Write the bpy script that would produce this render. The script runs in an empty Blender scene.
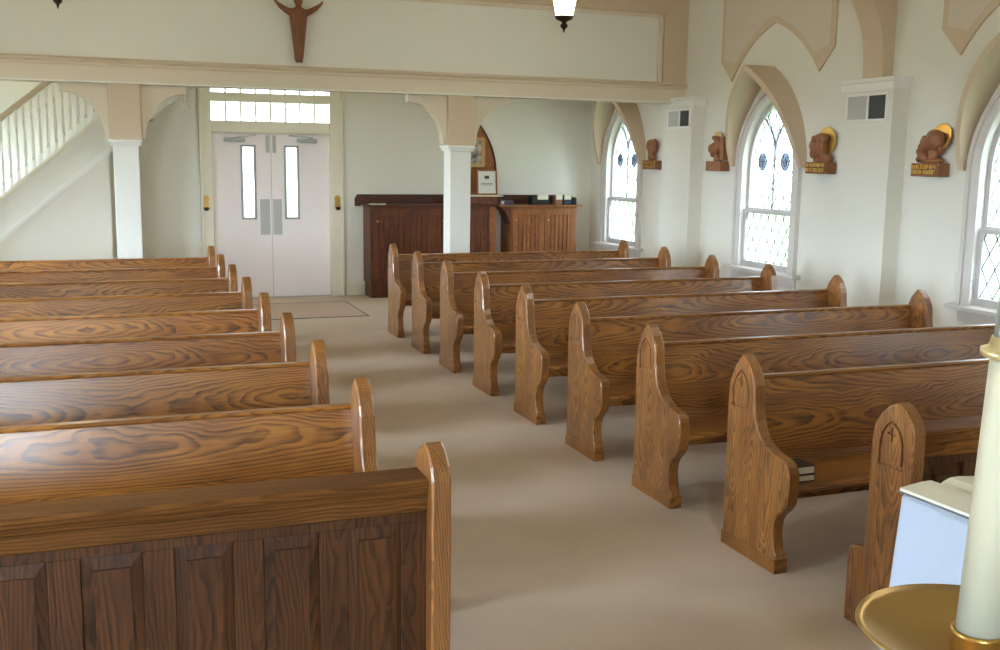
import bpy, bmesh, math, random
from mathutils import Vector, Matrix, Euler
random.seed(7)
S = bpy.context.scene
COL = S.collection
PI = math.pi

# ------------------------------------------------------------------ helpers
def lin(r, g, b):
    f = lambda c: (c/255/12.92) if c/255 <= .04045 else ((c/255+.055)/1.055)**2.4
    return (f(r), f(g), f(b), 1.0)

class MB:
    """collects shapes and links them as one mesh object"""
    def __init__(s): s.bm = bmesh.new()
    def faces(s, vs, fs):
        v = [s.bm.verts.new(p) for p in vs]
        for f in fs:
            try: s.bm.faces.new([v[i] for i in f])
            except ValueError: pass
        return s
    def box(s, x0, x1, y0, y1, z0, z1, M=None):
        P = [Vector((x, y, z)) for x in (x0, x1) for y in (y0, y1) for z in (z0, z1)]
        if M: P = [M @ p for p in P]
        return s.faces(P, [(0,1,3,2),(4,6,7,5),(0,4,5,1),(2,3,7,6),(0,2,6,4),(1,5,7,3)])
    def prism(s, poly, fn, a, b):
        """poly: 2-D outline; fn(u, v, w) -> point; extruded from w=a to w=b"""
        n = len(poly)
        vs = [fn(u, v, a) for u, v in poly] + [fn(u, v, b) for u, v in poly]
        return s.faces(vs, [tuple(range(n)), tuple(range(2*n-1, n-1, -1))] +
                       [(i, (i+1) % n, n+(i+1) % n, n+i) for i in range(n)])
    def loft(s, rings, caps=True, closed=True):
        n = len(rings[0]); vs = [p for r in rings for p in r]; fs = []
        m = n if closed else n-1
        for k in range(len(rings)-1):
            for i in range(m):
                j = (i+1) % n
                fs.append((k*n+i, k*n+j, (k+1)*n+j, (k+1)*n+i))
        if caps and closed:
            fs.append(tuple(range(n))[::-1]); fs.append(tuple((len(rings)-1)*n+i for i in range(n)))
        return s.faces(vs, fs)
    def lathe(s, prof, c=(0,0,0), n=24, caps=True):
        return s.loft([[Vector((c[0]+r*math.cos(2*PI*i/n), c[1]+r*math.sin(2*PI*i/n), c[2]+z)) for i in range(n)] for r, z in prof], caps)
    def tube(s, pts, r, n=8, closed=False):
        pts = [Vector(p) for p in pts]; rings = []
        N = len(pts)
        for i, p in enumerate(pts):
            a = pts[(i-1) % N] if (closed or i > 0) else p
            b = pts[(i+1) % N] if (closed or i < N-1) else p
            t = (b-a).normalized()
            q = t.to_track_quat('Z', 'Y')
            rr = r[i] if isinstance(r, (list, tuple)) else r
            rings.append([p + q @ Vector((rr*math.cos(2*PI*k/n), rr*math.sin(2*PI*k/n), 0)) for k in range(n)])
        if closed: rings.append(rings[0])
        return s.loft(rings, not closed)
    def bar(s, path, fn, hw, w0, w1):
        """flat bar following a 2-D path, half width hw, from w0 to w1"""
        L = [Vector((p[0], p[1])) for p in path]; A, B = [], []
        for i, p in enumerate(L):
            t = (L[min(i+1, len(L)-1)] - L[max(i-1, 0)]).normalized(); nrm = Vector((-t.y, t.x))
            A.append(p+nrm*hw); B.append(p-nrm*hw)
        rings = [[fn(a.x, a.y, w0), fn(a.x, a.y, w1), fn(b.x, b.y, w1), fn(b.x, b.y, w0)] for a, b in zip(A, B)]
        return s.loft(rings)
    def ell(s, c, r, rot=(0,0,0), sub=3):
        m = Matrix.Translation(c) @ Euler(rot).to_matrix().to_4x4() @ Matrix.Diagonal((*r, 1))
        bmesh.ops.create_icosphere(s.bm, subdivisions=sub, radius=1, matrix=m); return s
    def sheet(s, outer, holes, fn, w):
        """flat sheet with holes"""
        es = []
        for loop in [outer]+holes:
            v = [s.bm.verts.new(fn(a, b, w)) for a, b in loop]
            es += [s.bm.edges.new((v[i], v[(i+1) % len(v)])) for i in range(len(v))]
        bmesh.ops.triangle_fill(s.bm, use_beauty=True, use_dissolve=False, edges=es); return s
    def strip(s, A, fnA, wA, B, wB, closed=True):
        n = len(A)
        vs = [fnA(u, v, wA) for u, v in A]+[fnA(u, v, wB) for u, v in B]
        return s.faces(vs, [(i, (i+1) % n, n+(i+1) % n, n+i) for i in range(n if closed else n-1)])
    def build(s, name, mat, parent=None, bevel=0, smooth=False, merge=True, recalc=True):
        if merge: bmesh.ops.remove_doubles(s.bm, verts=s.bm.verts, dist=1e-5)
        if recalc: bmesh.ops.recalc_face_normals(s.bm, faces=s.bm.faces)
        me = bpy.data.meshes.new(name); s.bm.to_mesh(me); s.bm.free()
        if smooth:
            for p in me.polygons: p.use_smooth = True
        me.materials.append(mat)
        o = bpy.data.objects.new(name, me); COL.objects.link(o)
        if parent: o.parent = parent
        if bevel:
            m = o.modifiers.new('bevel', 'BEVEL'); m.width = bevel; m.segments = 2; m.limit_method = 'ANGLE'; m.angle_limit = .7
        return o

def melt(o, voxel, smooth=4):
    """fuse overlapping lumps into one skin"""
    m = o.modifiers.new('r', 'REMESH'); m.mode = 'VOXEL'; m.voxel_size = voxel
    m2 = o.modifiers.new('s', 'SMOOTH'); m2.iterations = smooth; m2.factor = .5
    dg = bpy.context.evaluated_depsgraph_get(); dg.update()
    me = bpy.data.meshes.new_from_object(o.evaluated_get(dg)); old = o.data
    o.modifiers.clear(); o.data = me; me.name = old.name
    for p in me.polygons: p.use_smooth = True
    return o

def empty(name, loc=(0,0,0), rz=0):
    o = bpy.data.objects.new(name, None); COL.objects.link(o); o.location = loc; o.rotation_euler = (0, 0, rz)
    o.empty_display_size = .1
    return o
def tag(o, label, cat, group=None, kind=None):
    o['label'] = label; o['category'] = cat
    if group: o['group'] = group
    if kind: o['kind'] = kind
    return o
def struct(o, label, cat): return tag(o, label, cat, None, 'structure')
def copy_tree(o, parent=None):
    c = o.copy(); COL.objects.link(c); c.parent = parent
    for ch in list(o.children): copy_tree(ch, c)
    return c

# ------------------------------------------------------------------ materials
def mat(name):
    m = bpy.data.materials.new(name); m.use_nodes = True
    n = m.node_tree.nodes; b = n['Principled BSDF']
    return m, n, m.node_tree.links, b
def plain(name, c, rough=.6, metal=0, spec=.4, noise=0, nscale=8, bump=0, bscale=200, coat=0):
    m, n, l, b = mat(name)
    b.inputs['Base Color'].default_value = c; b.inputs['Roughness'].default_value = rough
    b.inputs['Metallic'].default_value = metal; b.inputs['Specular IOR Level'].default_value = spec
    b.inputs['Coat Weight'].default_value = coat
    tc = n.new('ShaderNodeTexCoord')
    if noise:
        t = n.new('ShaderNodeTexNoise'); t.inputs['Scale'].default_value = nscale; t.inputs['Detail'].default_value = 4
        l.new(tc.outputs['Object'], t.inputs['Vector'])
        mx = n.new('ShaderNodeMix'); mx.data_type = 'RGBA'
        mx.inputs[6].default_value = tuple(x*(1-noise) for x in c[:3])+(1,); mx.inputs[7].default_value = tuple(min(1, x*(1+noise)) for x in c[:3])+(1,)
        l.new(t.outputs['Fac'], mx.inputs[0]); l.new(mx.outputs[2], b.inputs['Base Color'])
    if bump:
        t2 = n.new('ShaderNodeTexNoise'); t2.inputs['Scale'].default_value = bscale; t2.inputs['Detail'].default_value = 3
        l.new(tc.outputs['Object'], t2.inputs['Vector'])
        bp = n.new('ShaderNodeBump'); bp.inputs['Strength'].default_value = bump; bp.inputs['Distance'].default_value = .01
        l.new(t2.outputs['Fac'], bp.inputs['Height']); l.new(bp.outputs['Normal'], b.inputs['Normal'])
    return m
def wood(name, axes, light, mid, dark, rough=.34, ring=.0115, board=.26, spec=.38, coat=0):
    """flat-sawn oak: axes = (along the grain, board thickness, board width); growth rings cut by glued-up boards"""
    m, n, l, b = mat(name)
    def M(op, a, c=None):
        q = n.new('ShaderNodeMath'); q.operation = op
        for k, v in enumerate((a, c)):
            if v is None: continue
            if hasattr(v, 'links'): l.new(v, q.inputs[k])
            else: q.inputs[k].default_value = v
        return q.outputs[0]
    tc = n.new('ShaderNodeTexCoord'); oi = n.new('ShaderNodeObjectInfo'); rnd = oi.outputs['Random']
    sp = n.new('ShaderNodeSeparateXYZ'); l.new(tc.outputs['Object'], sp.inputs[0])
    A, B, C = (sp.outputs[k] for k in axes)
    cs = M('DIVIDE', M('ADD', C, M('MULTIPLY', rnd, 3.7)), board)
    fl = M('FLOOR', cs)
    wn_ = n.new('ShaderNodeTexWhiteNoise'); wn_.noise_dimensions = '1D'; l.new(M('ADD', fl, M('MULTIPLY', rnd, 91.)), wn_.inputs['W'])
    br = wn_.outputs['Value']
    cw = M('MULTIPLY', M('SUBTRACT', M('FRACT', cs), M('ADD', .3, M('MULTIPLY', br, .4))), board)
    al = M('ADD', A, M('MULTIPLY', br, 9.))
    cb = n.new('ShaderNodeCombineXYZ'); l.new(M('MULTIPLY', al, 2.1), cb.inputs[0]); l.new(M('MULTIPLY', cs, 1.3), cb.inputs[1]); l.new(M('MULTIPLY', B, 6.), cb.inputs[2])
    t = n.new('ShaderNodeTexNoise'); t.inputs['Scale'].default_value = 1; t.inputs['Detail'].default_value = 3; t.inputs['Roughness'].default_value = .5; l.new(cb.outputs[0], t.inputs['Vector'])
    wob = M('MULTIPLY', M('SUBTRACT', t.outputs['Fac'], .5), .085)
    d = M('ADD', M('ADD', M('MULTIPLY', M('PINGPONG', al, 1.3), .085), .015), B)
    d = M('ADD', d, wob); c2 = M('ADD', cw, M('MULTIPLY', wob, .6))
    rad = M('SQRT', M('ADD', M('MULTIPLY', d, d), M('MULTIPLY', c2, c2)))
    fr = M('FRACT', M('DIVIDE', rad, ring))
    cr = n.new('ShaderNodeValToRGB'); e = cr.color_ramp.elements
    e[0].position = .30; e[0].color = (0, 0, 0, 1); e[1].position = .82; e[1].color = (1, 1, 1, 1)
    q = e.new(.90); q.color = (1, 1, 1, 1); q = e.new(.99); q.color = (0, 0, 0, 1)
    l.new(fr, cr.inputs[0])
    mp2 = n.new('ShaderNodeVectorMath'); mp2.operation = 'MULTIPLY'
    sc = [170.]*3; sc[axes[0]] = 5.; mp2.inputs[1].default_value = sc; l.new(tc.outputs['Object'], mp2.inputs[0])
    t2 = n.new('ShaderNodeTexNoise'); t2.inputs['Scale'].default_value = 1; t2.inputs['Detail'].default_value = 2; l.new(mp2.outputs[0], t2.inputs['Vector'])
    mr = n.new('ShaderNodeMapRange'); mr.inputs[1].default_value = .35; mr.inputs[2].default_value = .65; mr.inputs[3].default_value = .80; mr.inputs[4].default_value = 1.08
    l.new(t2.outputs['Fac'], mr.inputs[0])
    mm = M('MULTIPLY', mr.outputs[0], M('ADD', .90, M('MULTIPLY', br, .18)))
    mp3 = n.new('ShaderNodeVectorMath'); mp3.operation = 'MULTIPLY'; sc = [60.]*3; sc[axes[0]] = 3.; mp3.inputs[1].default_value = sc; l.new(tc.outputs['Object'], mp3.inputs[0])
    t3 = n.new('ShaderNodeTexNoise'); t3.inputs['Scale'].default_value = 1; t3.inputs['Detail'].default_value = 3; l.new(mp3.outputs[0], t3.inputs['Vector'])
    brk = n.new('ShaderNodeMapRange'); brk.inputs[1].default_value = .3; brk.inputs[2].default_value = .7; brk.inputs[3].default_value = .25; brk.inputs[4].default_value = 1.0; l.new(t3.outputs['Fac'], brk.inputs[0])
    msk = M('MULTIPLY', cr.outputs[0], brk.outputs[0])
    lw = n.new('ShaderNodeMix'); lw.data_type = 'RGBA'; lw.inputs[6].default_value = light; lw.inputs[7].default_value = mid
    lr = n.new('ShaderNodeMapRange'); lr.inputs[1].default_value = .35; lr.inputs[2].default_value = .65; l.new(t.outputs['Fac'], lr.inputs[0]); l.new(lr.outputs[0], lw.inputs[0])
    dk = n.new('ShaderNodeMix'); dk.data_type = 'RGBA'; l.new(msk, dk.inputs[0]); l.new(lw.outputs[2], dk.inputs[6]); dk.inputs[7].default_value = dark
    vs = n.new('ShaderNodeVectorMath'); vs.operation = 'SCALE'; l.new(dk.outputs[2], vs.inputs[0]); l.new(mm, vs.inputs['Scale'])
    l.new(vs.outputs[0], b.inputs['Base Color'])
    b.inputs['Roughness'].default_value = rough; b.inputs['Specular IOR Level'].default_value = spec
    b.inputs['Coat Weight'].default_value = coat; b.inputs['Coat Roughness'].default_value = .22
    bp = n.new('ShaderNodeBump'); bp.inputs['Strength'].default_value = .12; bp.inputs['Distance'].default_value = .004
    l.new(t2.outputs['Fac'], bp.inputs['Height']); l.new(bp.outputs['Normal'], b.inputs['Normal'])
    return m

OAK_L, OAK_M, OAK_D = lin(166,108,44), lin(134,82,32), lin(62,34,13)
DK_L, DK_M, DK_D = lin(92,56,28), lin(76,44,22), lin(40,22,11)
W_OAK_X = wood('oak_along', (0, 1, 2), OAK_L, OAK_M, OAK_D, .36, spec=.4, coat=.55)
W_OAK_Z = wood('oak_upright', (2, 0, 1), OAK_L, OAK_M, OAK_D, .42, .010, .17, .5, 1.0)
W_RAIL_SHADE = wood('oak_rail_shade', (0, 1, 2), lin(128,84,40), lin(108,68,31), lin(64,38,17), .6, spec=.1)  # pew oak darkened: the rail's shade is put into its colours
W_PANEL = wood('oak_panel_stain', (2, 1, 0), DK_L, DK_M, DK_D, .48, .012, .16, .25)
W_CAB = wood('cabinet_oak', (2, 1, 0), lin(168,108,62), lin(146,90,50), lin(96,56,30), .42, .012, .12)
W_CABD = wood('cabinet_dark_oak', (2, 1, 0), lin(118,66,34), lin(98,52,27), lin(60,31,17), .42, .012, .12)
W_TOP = wood('counter_dark_oak', (0, 1, 2), lin(92,50,32), lin(76,40,26), lin(48,25,18), .38)
W_CARVE = plain('carved_wood', lin(140,92,58), .5, noise=.3, nscale=14)
W_FIG = plain('figure_wood', lin(120,72,40), .45, noise=.3, nscale=12)
M_WALL = plain('wall_paint', lin(223,220,209), .75, noise=.02, nscale=1.5, bump=.08, bscale=60)
M_WHITE = plain('white_trim', lin(232,231,224), .5)
M_WTRIM = plain('window_trim', lin(208,203,198), .5)
M_SASH_SHADE = plain('sash_shade', lin(192,188,188), .5)  # white sashes; their grey shade is put into the base colour
M_CREAM = plain('cream_trim', lin(222,215,196), .5)
M_BEIGE = plain('beige_trim', lin(203,182,155), .55)
M_BEIGE_L = plain('beige_light', lin(217,203,182), .55)
M_SHIELD = plain('shield_field', lin(208,195,178), .65)
M_CEIL = plain('ceiling_paint', lin(228,222,204), .8)
M_DOOR = plain('door_paint', lin(240,232,232), .45)
M_STEEL = plain('brushed_steel', lin(182,182,180), .45, .25)
M_GREY = plain('grey_frame', lin(158,160,162), .5)
M_CARPET = plain('carpet', lin(200,181,163), .95, spec=.1, noise=.10, nscale=3, bump=.5, bscale=420)
M_MAT = plain('door_mat', lin(192,168,150), .95, spec=.1, noise=.08, nscale=40, bump=.5, bscale=300)
M_MATE = plain('mat_edge', lin(120,104,98), .9)
M_BRASS = plain('brass', lin(214,170,92), .3, .8)
M_BRASSD = plain('satin_brass', lin(196,166,108), .34, 1.0)
M_GOLD = plain('gold_leaf', lin(238,192,104), .35, .9)
M_BRONZE = plain('dark_bronze', lin(58,46,34), .4, .7)
M_BLACK = plain('black_plastic', lin(24,26,28), .45)
M_DARK = plain('dark_gap', lin(38,30,26), .8)
M_VENTD = plain('vent_dark', lin(66,66,66), .6)
M_VENTL = plain('vent_light', lin(182,180,172), .6)
M_PAPER = plain('paper', lin(222,217,198), .8)
M_BOOK = plain('book_cover', lin(42,38,34), .55)
M_CLOTH_SHADE = plain('linen_blue_shade', lin(172,182,200), .85, noise=.02, nscale=30, bump=.25, bscale=260)  # white cloth; bluish skylight shade is put into its base colour
M_WAX = plain('wax', lin(228,223,200), .45); M_WAX.node_tree.nodes['Principled BSDF'].inputs['Subsurface Weight'].default_value = .25
M_WAX.node_tree.nodes['Principled BSDF'].inputs['Subsurface Radius'].default_value = (.02, .015, .01)
M_LEAD = plain('lead_came', lin(92,98,104), .5, .2)
M_GRASS = plain('lawn_grass', lin(84,100,62), .9, noise=.2, nscale=3)
M_BROWNBOX = plain('brown_box', lin(142,92,72), .7)
M_GREEN = plain('dark_teal', lin(44,58,62), .5)

def glass(name, tint, diff=.0, refl=.05):
    m, n, l, b = mat(name); n.remove(b); out = n['Material Output']
    tr = n.new('ShaderNodeBsdfTransparent'); tr.inputs[0].default_value = tint
    gl = n.new('ShaderNodeBsdfGlossy'); gl.inputs['Roughness'].default_value = .08
    mx = n.new('ShaderNodeMixShader'); mx.inputs[0].default_value = refl; l.new(tr.outputs[0], mx.inputs[1]); l.new(gl.outputs[0], mx.inputs[2])
    last = mx
    if diff:
        tl = n.new('ShaderNodeBsdfTranslucent'); tl.inputs[0].default_value = (.9, .93, .95, 1)
        m2 = n.new('ShaderNodeMixShader'); m2.inputs[0].default_value = diff
        l.new(mx.outputs[0], m2.inputs[1]); l.new(tl.outputs[0], m2.inputs[2]); last = m2
    l.new(last.outputs[0], out.inputs['Surface'])
    return m
M_PANE = glass('window_glass', (.93, .96, .97, 1), .12)
M_MEDAL = glass('medallion_glass', (.26, .29, .34, 1), .05)
M_CLEAR = glass('clear_glass', (.90, .91, .86, 1), .30, .22)
def emit(name, c, s):
    m, n, l, b = mat(name)
    b.inputs['Base Color'].default_value = c; b.inputs['Emission Color'].default_value = c; b.inputs['Emission Strength'].default_value = s
    return m
M_LAMP = emit('lit_lamp_glass', lin(255,246,228), 24)
def icon_mat():
    m, n, l, b = mat('icon_paint'); tc = n.new('ShaderNodeTexCoord')
    t = n.new('ShaderNodeTexNoise'); t.inputs['Scale'].default_value = 9; l.new(tc.outputs['Object'], t.inputs['Vector'])
    cr = n.new('ShaderNodeValToRGB'); e = cr.color_ramp.elements
    e[0].position = .35; e[0].color = lin(70,62,58); e[1].position = .65; e[1].color = lin(198,186,170); q = e.new(.5); q.color = lin(140,128,118)
    l.new(t.outputs['Fac'], cr.inputs[0]); l.new(cr.outputs[0], b.inputs['Base Color']); b.inputs['Roughness'].default_value = .5
    return m
M_ICON = icon_mat()

# ------------------------------------------------------------------ measures
XR, XL, YB, YF, ZC = 6.79, -2.75, 14.43, -5.0, 4.9
BAYS = (13.37, 9.87, 6.37, 2.87)            # window axes
PIL = (11.24, 7.76, 4.26, .76)                    # near face of each pilaster
def gothic(a, h, z0, n=14, tail=None):
    """pointed arch outline from right spring over the apex to left spring"""
    r = (a*a+h*h)/(2*a); th = math.atan2(h, r-a)
    R = [(a-r+r*math.cos(th*i/n), z0+r*math.sin(th*i/n)) for i in range(n+1)]
    Lf = [(-x, z) for x, z in R[:-1]][::-1]
    return R+Lf
def arch_loop(a, h, z0, zb, n=14):
    return [(-a, zb), (a, zb)] + gothic(a, h, z0, n)
def wallfn(side, yc=0):
    if side == 'right': return lambda u, v, w: Vector((XR-w, yc+u, v))
    return lambda u, v, w: Vector((XL+w, yc+u, v))

# ------------------------------------------------------------------ shell
b = MB(); b.box(XL-.2, XR+.2, YF-.2, YB+.2, -.12, 0)
struct(b.build('floor', M_CARPET), 'beige carpeted floor of the church with a wide centre aisle', 'floor')
b = MB(); b.box(XL-.2, XR+.2, YF-.2, YB+.2, ZC, ZC+.15)
struct(b.build('ceiling', M_CEIL), 'cream ceiling above the nave', 'ceiling')
b = MB(); b.box(-70, 80, -60, 90, -.75, -.6)
struct(b.build('ground', M_GRASS), 'green lawn outside the windows', 'lawn')
OA, OH, OZ, OB = .47, .74, 1.87, .745
for side in ('right', 'left'):
    fn = wallfn(side); b = MB()
    rect = [(YF, 0), (YB, 0), (YB, ZC), (YF, ZC)]
    holes = [[(u+yc, v) for u, v in arch_loop(OA, OH, OZ, OB)] for yc in BAYS]
    b.sheet(rect, holes, fn, 0); b.sheet(rect, holes, fn, -.2)
    for h in holes: b.strip(h, fn, 0, h, -.2)
    o = b.build('wall_'+side, M_WALL, recalc=False, merge=False)
    struct(o, 'pale plastered %s wall with tall pointed windows' % side, 'wall')
DX0, DX1, DZ = 1.29, 2.85, 2.21
b = MB()
b.box(XL, DX0-.05, YB, YB+.2, 0, ZC); b.box(DX1+.05, XR, YB, YB+.2, 0, ZC); b.box(DX0-.05, DX1+.05, YB, YB+.2, 3.0, ZC)
struct(b.build('wall_back', M_WALL), 'pale back wall behind the balcony with white double doors', 'wall')
b = MB(); ff = lambda u, v, w: Vector((-1.5-u, YF+w, v))
fr = [(XL+1.5, 0), (XR+1.5, 0), (XR+1.5, ZC), (XL+1.5, ZC)]; fr = [(-u, v) for u, v in fr]; fh = arch_loop(.52, .8, 2.75, .8)
b.sheet(fr, [fh], ff, 0); b.sheet(fr, [fh], ff, -.2); b.strip(fh, ff, 0, fh, -.2)
struct(b.build('wall_front', M_WALL, recalc=False), 'pale wall at the altar end of the church', 'wall')
# baseboards
b = MB()
for x0, x1 in ((DX1+.21, 3.30), (5.05, 5.2), (6.40, XR)):
    b.box(x0, x1, YB-.025, YB, 0, .15); b.box(x0, x1, YB-.032, YB, .13, .165)
struct(b.build('baseboard_back', M_CREAM, bevel=.004), 'cream baseboard along the back wall right of the doors', 'baseboard')
for side in ('right', 'left'):
    fn = wallfn(side); b = MB(); b.prism([(0, 0), (.025, 0), (.025, .14), (.012, .165), (0, .165)], lambda u, v, w: fn(w, v, u), YF, YB)
    struct(b.build('baseboard_'+side, M_CREAM), 'cream baseboard along the %s wall' % side, 'baseboard')

# ------------------------------------------------------------------ pointed windows
def make_window(n, side, yc, label):
    fn = wallfn(side)
    root = empty('window_%d' % n, fn(yc, OB, 0)); struct(root, label, 'window')
    base = root.location.copy()
    f = lambda u, v, w: fn(yc+u, v, w) - base
    # casing on the wall
    b = MB(); out = [(-.60, .70), (.60, .70)]+gothic(.60, .84, 1.87); inn = [(-.47, .70), (.47, .70)]+gothic(.47, .74, 1.87)
    k = len(out)
    def band(o_, i_, w0, w1):
        m = len(o_)
        rings = [[f(*o_[j], w0), f(*o_[j], w1), f(*i_[j], w1), f(*i_[j], w0)] for j in list(range(1, m))+[0]]
        b.loft(rings)
    band(out, inn, 0, .03)
    out2 = [(-.60, .70), (.60, .70)]+gothic(.60, .84, 1.87); inn2 = [(-.56, .70), (.56, .70)]+gothic(.56, .81, 1.87)
    band(out2, inn2, .03, .05)
    b.build('casing', M_WTRIM, root)
    # sill
    b = MB(); b.prism([(0, .70), (.10, .70), (.10, .735), (.0, .745)], lambda u, v, w: f(w, v, u), -.68, .68)
    b.prism([(0, .59), (.02, .59), (.03, .70), (0, .70)], lambda u, v, w: f(w, v, u), -.60, .60)
    b.build('sill', M_WTRIM, root, bevel=.004)
    # sashes
    b = MB(); o1 = [(-.47, 1.35), (.47, 1.35)]+gothic(.47, .74, 1.87); i1 = [(-.425, 1.41), (.425, 1.41)]+gothic(.425, .68, 1.87)
    m = len(o1); b.loft([[f(*o1[j], -.10), f(*o1[j], -.05), f(*i1[j], -.05), f(*i1[j], -.10)] for j in list(range(m))+[0]], caps=False)
    b.build('upper_sash', M_SASH_SHADE, root)
    b = MB(); o1 = [(-.47, .745), (.47, .745), (.47, 1.39), (-.47, 1.39)]; i1 = [(-.42, .81), (.42, .81), (.42, 1.35), (-.42, 1.35)]
    b.loft([[f(*o1[j], -.06), f(*o1[j], -.015), f(*i1[j], -.015), f(*i1[j], -.06)] for j in (0, 1, 2, 3, 0)], caps=False)
    b.build('lower_sash', M_SASH_SHADE, root)
    # panes
    g = [(-.43, 1.40), (.43, 1.40)]+gothic(.43, .685, 1.87)
    b = MB(); b.prism(g, f, -.077, -.073); b.build('pane', M_PANE, root)
    b = MB(); b.prism([(-.43, .80), (.43, .80), (.43, 1.36), (-.43, 1.36)], f, -.040, -.036); b.build('pane', M_PANE, root)
    # leading: centre bar, two lancets, diamond lattice
    b = MB(); W0, W1 = -.085, -.066; w_l = .0048
    b.bar([(0, 1.40), (0, 2.02)], f, .012, W0, W1)
    a, h = .425, .68; r = (a*a+h*h)/(2*a)
    for sx in (-1, 1):
        b.bar([(sx*.27*t*t, 2.02+.43*t) for t in [.9*q/10 for q in range(11)]], f, .012, W0, W1)
    b.build('tracery', M_GREY, root)
    b = MB()
    def inside(u, v):
        if v < 1.87: return abs(u) < .42
        x = abs(u); return (x-(a-r))**2+(v-1.87)**2 < r*r*.985
    def lattice(z0, z1, w, wl_, test):
        for sgn in (-1, 1):
            for c in range(-16, 17):
                seg = []
                for i in range(0, 121):
                    v = z0+(z1-z0)*i/120; u = sgn*(v-z0)*.56+c*.14
                    if abs(u) < .42 and test(u, v): seg.append((u, v))
                    else:
                        if len(seg) > 2: b.bar([seg[0], seg[-1]], f, wl_, w-.004, w+.004)
                        seg = []
                if len(seg) > 2: b.bar([seg[0], seg[-1]], f, wl_, w-.004, w+.004)
    lattice(.81, 1.35, -.030, .0048, lambda u, v: True)
    lattice(1.41, 2.5, -.066, .0038, lambda u, v: inside(u, v) and ((abs(u)-.21)/.075)**2+((v-1.925)/.095)**2 > 1)
    b.build('leading', M_LEAD, root)
    for u in (-.21, .21):
        b = MB(); b.prism([(u+.070*math.cos(t), 1.925+.088*math.sin(t)) for t in [2*PI*i/28 for i in range(28)]], f, -.071, -.062)
        md = b.build('medallion', M_MEDAL, root)
        b = MB(); ring = [f(u+.072*math.cos(t), 1.925+.091*math.sin(t), -.062) for t in [2*PI*i/28 for i in range(28)]]
        b.tube(ring, .007, 6, True)
        for du in (-.03, 0, .03): b.bar([(u+du, 1.865), (u+du, 1.985)], f, .005, -.062, -.056)
        b.bar([(u-.05, 1.925), (u+.05, 1.925)], f, .006, -.062, -.055)
        b.build('medallion_lead', M_LEAD, md)
    # hood: pointed canopy that leans out of the wall at the top
    b = MB(); A = gothic(.67, 1.08, 1.865, 18); A2 = gothic(.61, 1.01, 1.865, 18)
    def wd(v): return .07+.30*max(0, (v-1.865)/1.08)**.9
    rings = []
    for p, q in zip(A, A2):
        w = wd(p[1]); 
        rings.append([f(*p, 0), f(*p, w), f(*q, w), f(*q, 0)])
    b.loft(rings); b.build('hood', M_BEIGE, root)
    return root
n = 1
WL = {('right', 0): 'pointed window at the far end of the right wall, partly under the balcony edge',
      ('right', 1): 'tall pointed window between the pilasters on the right wall, seen whole',
      ('right', 2): 'pointed window at the right edge behind the candle'}
for side in ('right', 'left'):
    for i, yc in enumerate(BAYS):
        make_window(n, side, yc, WL.get((side, i), 'pointed leaded window %s on the %s wall, out of the camera view' % (('furthest back', 'second from the back', 'in the middle', 'second from the altar', 'nearest the altar')[i], side)))
        n += 1

r = empty('window_%d' % n, (-1.5, YF, .8)); struct(r, 'tall pointed window left of the altar, behind the camera', 'window')
f = lambda u, v, w: Vector((-u, w, v-.8))
b = MB(); A = arch_loop(.62, .92, 2.75, .72); B = arch_loop(.51, .79, 2.75, .81)
b.loft([[f(*A[j], 0), f(*A[j], .04), f(*B[j], .04), f(*B[j], -.02)] for j in list(range(len(A)))+[0]], caps=False); b.build('casing', M_WHITE, r)
b = MB(); b.bar([(0, .81), (0, 3.5)], f, .014, -.09, -.06); b.bar([(-.51, 1.9), (.51, 1.9)], f, .02, -.09, -.06); b.bar([(-.51, 2.75), (.51, 2.75)], f, .014, -.09, -.06); b.build('tracery', M_LEAD, r)
b = MB(); b.prism(arch_loop(.51, .79, 2.75, .81), f, -.078, -.074); b.build('pane', M_PANE, r)
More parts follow.
